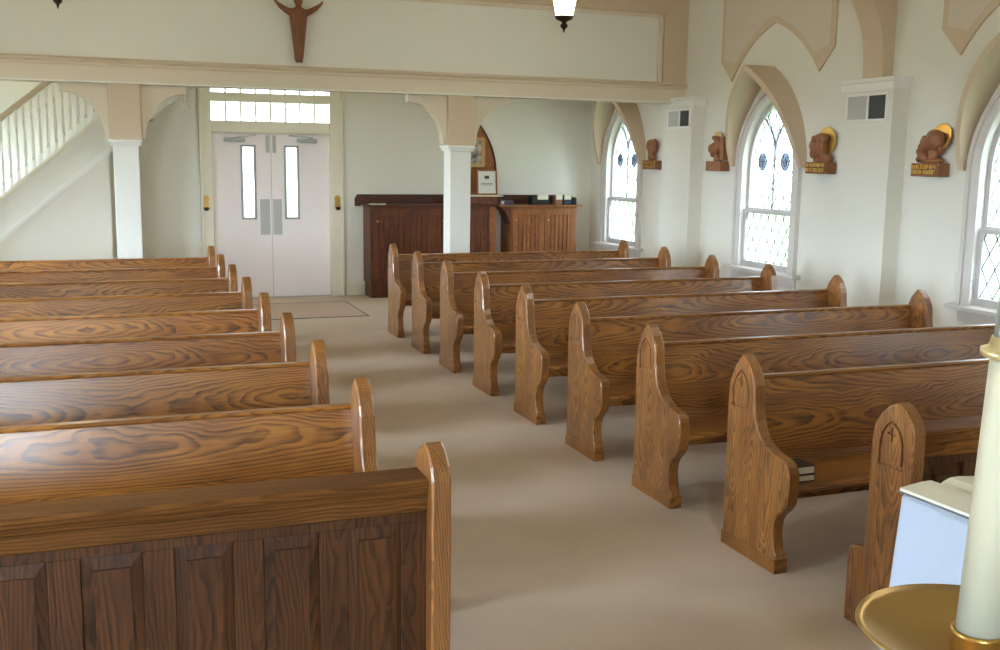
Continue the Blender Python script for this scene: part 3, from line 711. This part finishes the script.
def make_pew(s):
    """aisle face of the aisle end at x=0, pew runs towards s*x; the sitter faces -y"""
    root = empty('pew')
    end_panel(END, s*PT, 0, -.003).build('end_panel', W_OAK_Z, root)
    b = MB(); b.prism([(u*1.0, v) for u, v in [(.107, 0), (.107, .06), (.104, .068), (-.348, .068), (-.352, .06), (-.352, 0)]], lambda u, v, w: Vector((w, u, v)), -s*.003, s*(PT+.003)); b.build('foot_block', W_OAK_X, root)
    end_panel(END, s*(PL-PT), s*PL, -.003).build('end_panel', W_OAK_Z, root)
    xs = sorted((s*(PT+.0005), s*(PL-PT-.0005)))
    fx = lambda u, v, w: Vector((w, u, v))
    b = MB(); b.prism([(.060, .845), (-.022, .47), (-.036, .43), (.0, .425), (.092, .845)], fx, *xs); b.build('backrest', W_OAK_X, root, smooth=False)
    b = MB(); b.prism([(.054, .842), (.052, .852), (.058, .862), (.088, .864), (.097, .856), (.098, .842)], fx, *xs); b.build('top_rail', W_OAK_X, root)
    b = MB(); b.prism([(.0, .438), (-.1, .428), (-.36, .436), (-.395, .432), (-.402, .418), (-.395, .402), (-.30, .400), (.02, .402), (.035, .42)], fx, *xs); b.build('seat', W_OAK_X, root)
    b = MB(); b.box(xs[0], xs[1], -.30, -.275, .34, .40); b.build('seat_rail', W_OAK_X, root)
    mid = s*PL/2
    b = MB(); b.prism([(.05, 0), (.04, .40), (-.28, .40), (-.26, .25), (-.22, .12), (-.24, 0)], fx, mid-.025, mid+.025); b.build('support', W_OAK_Z, root)
    b = MB(); b.box(xs[0], xs[1], .098, .185, .52, .535); b.box(xs[0], xs[1], .170, .185, .535, .62); b.build('book_rack', W_OAK_X, root)
    return root
def make_screen(s):
    root = empty('pew_screen')
    end_panel(SEND, s*PT, 0, .016).build('end_panel', W_OAK_Z, root)
    end_panel(SEND, s*(PL-PT), s*PL, .016).build('end_panel', W_OAK_Z, root)
    x0, x1 = sorted((s*(PT+.0005), s*(PL-PT-.0005))); fx = lambda u, v, w: Vector((w, u, v))
    b = MB(); b.prism([(.09, .845), (-.055, .845), (-.066, .852), (-.068, .868), (-.058, .878), (.08, .880), (.09, .872)], fx, x0, x1)
    b.prism([(-.03, .845), (-.055, .845), (-.052, .828), (-.044, .82), (-.044, .77), (-.030, .76)], fx, x0, x1); b.build('top_rail', W_RAIL_SHADE, root)
    pitch = .265; first = .112; n = 10
    # frame: rails and stiles
    b = MB(); yb, yf = -.012, -.034
    b.box(x0, x1, yf, yb, .02, .12); b.box(x0, x1, yf, yb, .73, .80)
    edges = []
    aisle = s*PT
    for i in range(n+1):
        c = s*(PT+.04+i*pitch)
        if abs(c) > PL-PT-.02: break
        b.box(c-.045, c+.045, yf, yb, .12, .73)
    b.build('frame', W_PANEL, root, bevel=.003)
    for i in range(n):
        c = s*(PT+.04+(i+.5)*pitch)
        if abs(c)+.1 > PL-PT: break
        b = MB(); w = .087
        o_ = [(c-w, .12), (c+w, .12), (c+w, .73), (c-w, .73)]; i_ = [(c-w+.035, .165), (c+w-.035, .165), (c+w-.035, .685), (c-w+.035, .685)]
        ff = lambda u, v, wv: Vector((u, wv, v))
        b.strip(o_, ff, -.010, o_, -.018); b.strip(o_, ff, -.018, i_, -.023)
        b.strip(i_, ff, -.023, i_, -.031); b.sheet(i_, [], ff, -.031); b.sheet(o_, [], ff, -.010)
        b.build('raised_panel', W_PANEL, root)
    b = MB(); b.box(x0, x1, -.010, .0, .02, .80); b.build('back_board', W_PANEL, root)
    b = MB(); b.box(x0, x1, .0, .12, .60, .615); b.build('book_shelf', W_OAK_X, root)
    return root
ORD = ['first', 'second', 'third', 'fourth', 'fifth', 'sixth', 'seventh', 'eighth']
XRP, XLP = 2.849, .995
sr = make_screen(1); sr.location = (XRP, 3.20, 0)
tag(sr, 'panelled oak front screen on the right of the aisle, behind the white cloth', 'pew screen')
sl = make_screen(-1); sl.location = (XLP, 3.20, 0)
tag(sl, 'panelled oak front screen on the left, nearest to the camera', 'pew screen')
pr = make_pew(1); pl = make_pew(-1)
for i in range(8):
    o = pr if i == 0 else copy_tree(pr)
    o.location = (XRP, 4.277+i*.9786, 0)
    tag(o, ('oak pew with two books on its seat, first behind the right front screen' if i == 0 else 'oak pew of the right block, %s behind the right front screen' % ORD[i] if i < 7 else 'oak pew of the right block, farthest back, before the cabinets'), 'pew', 'oak pews right of the aisle')
for i in range(8):
    o = pl if i == 0 else copy_tree(pl)
    o.location = (XLP, 4.25+i*.99, 0)
    tag(o, ('oak pew of the left block, %s behind the left front screen' % ORD[i] if i < 7 else 'oak pew of the left block, farthest back, nearest the stairs'), 'pew', 'oak pews left of the aisle')
# hymnals on the first right pew
def hymnal(loc, label, t=.034):
    r = empty('book', loc, .03); tag(r, label, 'book', 'books on the pew seat')
    b = MB(); b.box(-.055, .055, -.065, .065, 0, .004); b.box(-.055, .055, -.065, .065, t-.004, t); b.box(-.055, .055, .061, .065, .004, t-.004); b.build('cover', M_BOOK, r)
    b = MB(); b.box(-.052, .052, -.063, .0605, .0042, t-.0042); b.build('pages', M_PAPER, r)
hymnal((2.985, 3.985, .4385), 'lower of two dark books stacked on the pew seat'); hymnal((2.983, 3.987, .4730), 'upper of two dark books stacked on the pew seat', .04)

# ------------------------------------------------------------------ carved wall busts
def bust(yc, label, kind):
    root = empty('wall_bust', (XR, yc, 1.81)); tag(root, label, 'wall carving', 'carved busts along the right wall')
    f = lambda u, v, w: Vector((-w, u, v))           # u along +y (left in the picture), w out of the wall
    b = MB(); b.prism([(-.165, 0), (.165, 0), (.165, .115), (-.165, .115)], f, .001, .128); b.build('base', W_CARVE, root, bevel=.006)
    if kind in (3, 4, 1):
        b = MB(); b.prism([(-.15, .012), (.155, .012), (.155, .104), (-.15, .104)], f, .128, .130); b.build('name_plate', plain('plate_brown', lin(120,80,40), .6), root)
        b = MB(); rnd = random.Random(kind)
        for row in (.066, .02):
            u = .145
            while u > -.13:
                w = rnd.choice((.012, .018, .024))
                k = rnd.random()
                b.prism([(u, row), (u-.006, row), (u-.006, row+.036), (u, row+.036)], f, .130, .134)
                if k < .7: b.prism([(u-w, row), (u-w+.005, row), (u-w+.005, row+.036), (u-w, row+.036)], f, .130, .134)
                zz = row+rnd.choice((.0, .015, .03)); b.prism([(u, zz), (u-w, zz), (u-w, zz+.006), (u, zz+.006)], f, .130, .134)
                u -= w+.010
        b.build('lettering', M_GOLD, root)
    b = MB()
    E = lambda u, v, w, ru, rv, rw, rot=(0,0,0): b.ell(f(u, v, w), (rw, ru, rv), rot)
    if kind == 4:      # bowed veiled head, face turned to the left
        E(-.02, .135, .065, .13, .035, .055); E(.07, .17, .075, .075, .05, .05, (.6,0,0)); E(-.04, .19, .065, .05, .08, .05)
        E(-.075, .315, .09, .082, .085, .075); E(-.03, .345, .075, .07, .06, .06); E(.02, .29, .09, .06, .075, .055, (.5,0,0)); E(.075, .25, .095, .045, .045, .04, (.5,0,0))
        E(.082, .305, .095, .022, .028, .022, (.6,0,0)); E(.06, .335, .09, .03, .02, .03); E(.115, .262, .095, .016, .016, .018); E(.10, .20, .085, .06, .035, .04, (.7,0,0)); E(-.11, .25, .06, .03, .06, .04); E(.13, .15, .07, .03, .03, .04)
    elif kind == 3:    # upright bearded head with long hair
        E(.0, .135, .065, .12, .035, .05); E(-.10, .15, .06, .05, .05, .05); E(.03, .26, .075, .07, .11, .055, (.15,0,0)); E(.0, .35, .07, .095, .055, .06); E(.09, .355, .08, .035, .028, .045)
        E(.045, .275, .125, .045, .06, .03); E(.055, .275, .16, .011, .026, .018); E(.055, .20, .125, .035, .05, .035); E(-.045, .27, .08, .03, .13, .05); E(.118, .27, .08, .022, .09, .04); E(.045, .31, .15, .045, .009, .012)
        E(.05, .238, .15, .022, .006, .01)
    elif kind == 2:    # figure bent under a slab
        E(.0, .13, .065, .07, .03, .045); E(.02, .16, .065, .045, .06, .04); E(.05, .26, .08, .075, .075, .06, (-.4,0,0)); E(.115, .26, .09, .035, .055, .04); E(.095, .19, .08, .03, .03, .03); E(.01, .36, .08, .045, .045, .045); E(-.03, .29, .07, .06, .07, .05)
        E(.065, .385, .085, .028, .026, .034)
    else:              # robed torso seen at an angle
        E(.02, .15, .065, .08, .045, .05); E(.02, .22, .07, .06, .08, .05); E(.03, .34, .07, .085, .05, .055); E(.085, .31, .08, .03, .07, .04); E(-.05, .31, .07, .045, .09, .05); E(.03, .28, .11, .03, .05, .025)
    o = b.build('figure', W_CARVE, root); melt(o, .0065, 2)
    if kind == 4:
        b = MB(); M = Matrix.Translation(f(-.065, .335, .04)) @ Euler((0, .25, 0)).to_matrix().to_4x4()
        b.lathe([(.105, -.006), (.125, -.004), (.125, .004), (.105, .006)], n=32); 
        for v in b.bm.verts: v.co = M @ Vector((-v.co.z, v.co.x, v.co.y))
        b.build('halo', M_GOLD, root)
    if kind == 3:
        b = MB(); M = Matrix.Translation(f(-.03, .33, .03)); b.lathe([(.11, -.006), (.135, -.004), (.135, .004), (.11, .006)], n=32)
        for v in b.bm.verts: v.co = M @ Vector((-v.co.z, v.co.x, v.co.y))
        b.build('halo', M_GOLD, root)
    if kind == 2:
        b = MB(); b.prism([(-.155, .125), (-.085, .125), (-.07, .36), (-.155, .40)], f, .02, .10); b.build('slab', W_CARVE, root, bevel=.008)
        b = MB(); M = Matrix.Translation(f(.035, .385, .06)); b.lathe([(.06, -.006), (.075, -.004), (.075, .004), (.06, .006)], n=28)
        for v in b.bm.verts: v.co = M @ Vector((-v.co.z, v.co.x, v.co.y))
        b.build('halo', M_BRASSD, root)
bust(7.368, 'carved bowed head with gold halo, right of the near pilaster', 4)
bust(8.883, 'carved bearded head with gold lettered base, left of the near pilaster', 3)
bust(10.807, 'carved bent figure with a slab, right of the far pilaster', 2)
bust(12.40, 'carved figure left of the far pilaster, half hidden behind it', 1)

# ------------------------------------------------------------------ carved figure on the balcony front
r = empty('carved_figure', (1.99, YBM+.05, 2.91)); tag(r, 'carved brown robed figure with raised arms on the balcony front', 'wall carving')
b = MB(); rings = []
for z, w, d in ((.02, .040, .05), (.05, .047, .06), (.2, .062, .07), (.38, .082, .08), (.46, .092, .085), (.52, .096, .08), (.56, .08, .07), (.585, .045, .05)):
    rings.append([Vector((w*math.cos(2*PI*i/20)*(1+.06*math.cos(6*PI*i/10)), -.075+d*.8*math.sin(2*PI*i/20), z)) for i in range(20)])
b.loft(rings)
for sx in (-1, 1):
    b.tube([(sx*.05, -.075, .525), (sx*.12, -.08, .545), (sx*.19, -.09, .585), (sx*.235, -.095, .625)], [.042, .034, .027, .017], 12)
    b.ell((sx*.25, -.10, .64), (.016, .014, .03), (0, sx*.5, 0), 2)
    b.ell((sx*.022, -.10, .012), (.014, .03, .014), (0, 0, 0), 2)
b.ell((0, -.085, .60), (.03, .035, .05)); b.ell((0, -.09, .655), (.042, .05, .058)); b.ell((0, -.075, .66), (.05, .045, .062)); b.ell((0, -.13, .61), (.022, .02, .035))
o = b.build('figure', W_FIG, r); melt(o, .010, 3)
b = MB(); b.bar([(-.05, .5), (-.01, .3), (0, .1)], lambda u, v, w: Vector((u, -w, v)), .006, .13, .145); b.bar([(.05, .5), (.02, .3), (.012, .1)], lambda u, v, w: Vector((u, -w, v)), .006, .125, .142); b.build('robe_fold', W_FIG, r)

# ------------------------------------------------------------------ pendant lanterns
def lantern(x, y, label, zt=3.09):
    r = empty('pendant_lantern', (x, y, zt)); tag(r, label, 'lantern', 'lanterns hanging in the nave')
    n = 8
    b = MB(); b.lathe([(.086, .155), (.135, .40), (.15, .55)], n=n, caps=True); b.build('glass_shade', M_LAMP, r)
    b = MB(); b.lathe([(.002, 0), (.010, .025), (.012, .035), (.034, .055), (.036, .075), (.018, .092), (.030, .105), (.075, .125), (.086, .14), (.088, .158), (.03, .158)], n=24); b.build('finial', M_BRONZE, r, smooth=True)
    b = MB()
    for i in range(n):
        t = 2*PI*i/n; b.tube([(.088*math.cos(t), .088*math.sin(t), .155), (.137*math.cos(t), .137*math.sin(t), .40), (.153*math.cos(t), .153*math.sin(t), .55)], .004, 6)
    b.build('ribs', M_BRASSD, r)
    b = MB(); b.lathe([(.16, .545), (.165, .57), (.10, .64), (.03, .69), (.012, .72)], n=24); b.build('canopy', M_BRONZE, r, smooth=True)
    b = MB(); b.tube([(0, 0, .72), (0, 0, ZC-zt)], .008, 8); b.build('stem', M_BRONZE, r)
lantern(4.148, 9.5, 'lit lantern with bronze finial hanging right of the carved figure', 3.113)
lantern(-.327, 9.5, 'lantern at the upper left of which only the bronze finial shows', 3.065)
for y in (5.2, .9):
    for x, s in ((4.148, 'right'), (-.327, 'left')): lantern(x, y, 'lit lantern of the %s row, %s' % (s, 'in the middle of the nave' if y > 3 else 'over the altar end'), 3.113)

# ------------------------------------------------------------------ cloth stand with open book
sx0, sx1, sy0, sy1, sz = 1.945, 2.38, 1.80, 2.15, 1.03
r = empty('lectern_stand', ((sx0+sx1)/2, (sy0+sy1)/2, 0)); tag(r, 'oak stand hidden under the white cloth in front of the right screen', 'stand')
hx, hy = (sx1-sx0)/2-.015, (sy1-sy0)/2-.015
b = MB(); b.box(-hx, hx, -hy, hy, sz-.04, sz-.004); b.build('top', W_OAK_X, r)
for ax in (-1, 1):
    for ay in (-1, 1):
        b = MB(); b.box(ax*(hx-.03)-.02, ax*(hx-.03)+.02, ay*(hy-.03)-.02, ay*(hy-.03)+.02, 0, sz-.04); b.build('leg', W_OAK_Z, r)
b = MB(); cx, cy = (sx0+sx1)/2, (sy0+sy1)/2
per = []
def rr(h_x, h_y, rad=.02, n=5, per_side=14):
    P = []
    cs = [(1, -1, -PI/2), (1, 1, 0), (-1, 1, PI/2), (-1, -1, PI)]
    for i, (ax, ay, a0) in enumerate(cs):
        for k in range(n+1):
            t = a0+PI/2*k/n; P.append((ax*(h_x-rad)+rad*math.cos(t), ay*(h_y-rad)+rad*math.sin(t)))
        nx, ny, _ = cs[(i+1) % 4]
        p, q = P[-1], (nx*(h_x-rad)+rad*math.cos(cs[(i+1) % 4][2]), ny*(h_y-rad)+rad*math.sin(cs[(i+1) % 4][2]))
        for k in range(1, per_side): t = k/per_side; P.append((p[0]+(q[0]-p[0])*t, p[1]+(q[1]-p[1])*t))
    return P
base = rr((sx1-sx0)/2, (sy1-sy0)/2)
rings = []
for k, z in enumerate((sz, sz-.004, sz-.012, sz-.05, sz-.15, sz-.3, sz-.45, sz-.62)):
    drop = sz-z; g = []
    for i, (u, v) in enumerate(base):
        a = 2*PI*i/len(base); fold = .5+.5*math.sin(i*2*PI/12.5+.8)
        m = 1+.06*drop+fold*.08*min(1, drop*2.2)
        sh = -.004 if k == 0 else 0
        g.append(Vector((u*m*(1+sh), v*m*(1+sh), z-sz)))
    rings.append(g)
b.loft(rings, caps=False)
top = rings[0]; b.faces(top, [tuple(range(len(top)))])
o = b.build('altar_cloth', M_CLOTH_SHADE, None, smooth=True); o.location = (cx, cy, sz)
m = o.modifiers.new('thick', 'SOLIDIFY'); m.thickness = .003; m.offset = 1
tag(o, 'white linen cloth draped over the stand beside the candle', 'cloth')
# open book: two page blocks curving down to the spine
r = empty('open_book', (2.115, 2.045, sz+.004), .06); tag(r, 'open cream-paged book lying on the white cloth', 'book')
def page_block(sg):
    b = MB(); prof = [(0, .004), (.010, .010), (.035, .019), (.07, .019), (.145, .011), (.145, .003), (0, .002)]
    b.prism([(sg*u, v) for u, v in prof], lambda u, v, w: Vector((u, w, v)), -.135, .135); return b
page_block(-1).build('page_block', M_PAPER, r); page_block(1).build('page_block', M_PAPER, r)
b = MB(); b.box(-.152, .152, -.14, .14, 0, .0019); b.build('cover', plain('grey_cover', lin(120,122,130), .6), r)

# ------------------------------------------------------------------ candle on its brass stand
cx, cy, zb = 1.043, .993, 1.306
r = empty('candle_stand', (cx, cy, 0)); tag(r, 'brass candle stand with a wide shallow drip pan at the lower right corner', 'candle stand')
b = MB(); b.lathe([(.0, zb-.045), (.03, zb-.046), (.08, zb-.03), (.135, zb-.012), (.151, zb-.004), (.153, zb-.008), (.137, zb-.019), (.08, zb-.04), (.03, zb-.056), (0, zb-.056)], n=64, caps=False); b.build('drip_pan', M_BRASSD, r, smooth=True)
b = MB(); b.lathe([(.030, zb-.046), (.033, zb-.03), (.0325, zb-.018), (.0325, zb-.012), (.0335, zb-.010), (.0335, zb-.005), (.0303, zb-.004), (.0305, zb-.04)], n=32, caps=False); b.build('socket', M_BRASS, r, smooth=True)
b = MB(); b.lathe([(.03, zb-.056), (.018, zb-.09), (.016, .75), (.035, .72), (.035, .68), (.016, .64), (.018, .2), (.05, .10), (.15, .04), (.17, .03), (.17, 0)], n=32); b.build('stem', M_BRASS, r, smooth=True)
TILT = Vector((math.cos(.78), -math.sin(.78), 0))*.036+Vector((0, 0, 1))
TQ = TILT.to_track_quat('Z', 'Y').to_euler()
r = empty('candle', (cx, cy, zb-.03)); r.rotation_euler = TQ; tag(r, 'thick cream candle standing in the brass pan at the right edge', 'candle')
zt = 1.668
b = MB(); b.lathe([(.0285, 0), (.0285, zt-zb+.03-.004), (.024, zt-zb+.03)], n=40); b.build('wax', M_WAX, r, smooth=False)
for p in r.children[0].data.polygons: p.use_smooth = abs(p.normal.z) < .5
tp = Vector((cx, cy, zb-.03))+TILT.normalized()*(zt-zb+.0305)
r2 = empty('candle_follower', tp); r2.rotation_euler = TQ; tag(r2, 'glass and brass follower capping the cream candle', 'candle follower')
b = MB(); b.lathe([(.0292, -.006), (.033, -.006), (.041, -.003), (.041, .006), (.032, .010), (.0292, .022), (.0275, .022), (.0275, .001), (.0292, .0005)], n=40, caps=False); b.build('brass_ring', plain('pale_brass', lin(232,214,160), .3, .6), r2, smooth=True)
b = MB(); b.lathe([(.0272, .001), (.0272, .148), (.0255, .148), (.0255, .001)], n=32, caps=False); b.build('glass_tube', M_CLEAR, r2, smooth=True)
b = MB(); b.tube([(0, 0, .0), (0, 0, .012)], .012, 12); b.tube([(0, 0, .012), (.001, 0, .03)], .0015, 6); b.build('wick', M_BRONZE, r2)

# ------------------------------------------------------------------ light
w = bpy.data.worlds.new('sky'); S.world = w; w.use_nodes = True
wn, wl = w.node_tree.nodes, w.node_tree.links
bg = wn['Background']; bg.inputs[0].default_value = (.79, .895, 1.0, 1)
# the sunny side of the sky is the left one
wt = wn.new('ShaderNodeTexCoord'); wd_ = wn.new('ShaderNodeVectorMath'); wd_.operation = 'DOT_PRODUCT'; wd_.inputs[1].default_value = (-.85, -.55, 0); wl.new(wt.outputs['Generated'], wd_.inputs[0])
wm = wn.new('ShaderNodeMapRange'); wm.inputs[1].default_value = -.1; wm.inputs[2].default_value = .9; wm.inputs[3].default_value = 8; wm.inputs[4].default_value = 98
wl.new(wd_.outputs['Value'], wm.inputs[0]); wl.new(wm.outputs[0], bg.inputs[1])
def portal(name, loc, rot, sx, sy):
    L = bpy.data.lights.new(name, 'AREA'); L.shape = 'RECTANGLE'; L.size = sx; L.size_y = sy; L.cycles.is_portal = True
    o = bpy.data.objects.new(name, L); COL.objects.link(o); o.location = loc; o.rotation_euler = rot
for yc in BAYS:
    portal('window_light', (XR+.21, yc, 1.68), (0, PI/2, 0), 1.95, 1.0)
    portal('window_light', (XL-.21, yc, 1.68), (0, -PI/2, 0), 1.95, 1.0)
portal('window_light', (-1.5, YF-.21, 2.2), (PI/2, 0, 0), 1.1, 2.9)
portal('door_light', (2.06, YB+.21, 2.0), (-PI/2, 0, 0), 1.6, 2.0)

# ------------------------------------------------------------------ camera
yaw, pitch, roll = .3563, .1558, .0135
fw = Vector((math.sin(yaw)*math.cos(pitch), math.cos(yaw)*math.cos(pitch), -math.sin(pitch)))
rt = Vector((math.cos(yaw), -math.sin(yaw), 0)); up = rt.cross(fw)
c, s = math.cos(roll), math.sin(roll)
rt, up = c*rt+s*up, -s*rt+c*up
cam = bpy.data.cameras.new('camera'); co = bpy.data.objects.new('camera', cam); COL.objects.link(co)
co.matrix_world = Matrix(((rt.x, up.x, -fw.x, 0), (rt.y, up.y, -fw.y, 0), (rt.z, up.z, -fw.z, 1.9), (0, 0, 0, 1)))
cam.sensor_fit = 'HORIZONTAL'; cam.sensor_width = 36; cam.lens = 1048.0/1000*36; cam.clip_start = .05; cam.clip_end = 300
S.camera = co
S.view_settings.view_transform = 'Standard'; S.view_settings.look = 'None'; S.view_settings.gamma = 1; S.view_settings.use_curve_mapping = False
S.view_settings.exposure = 0.28
S.cycles.use_denoising = True
S.cycles.max_bounces = 10; S.cycles.diffuse_bounces = 6; S.cycles.glossy_bounces = 4; S.cycles.transparent_max_bounces = 12
S.cycles.sample_clamp_indirect = 8; S.cycles.caustics_reflective = False; S.cycles.caustics_refractive = False
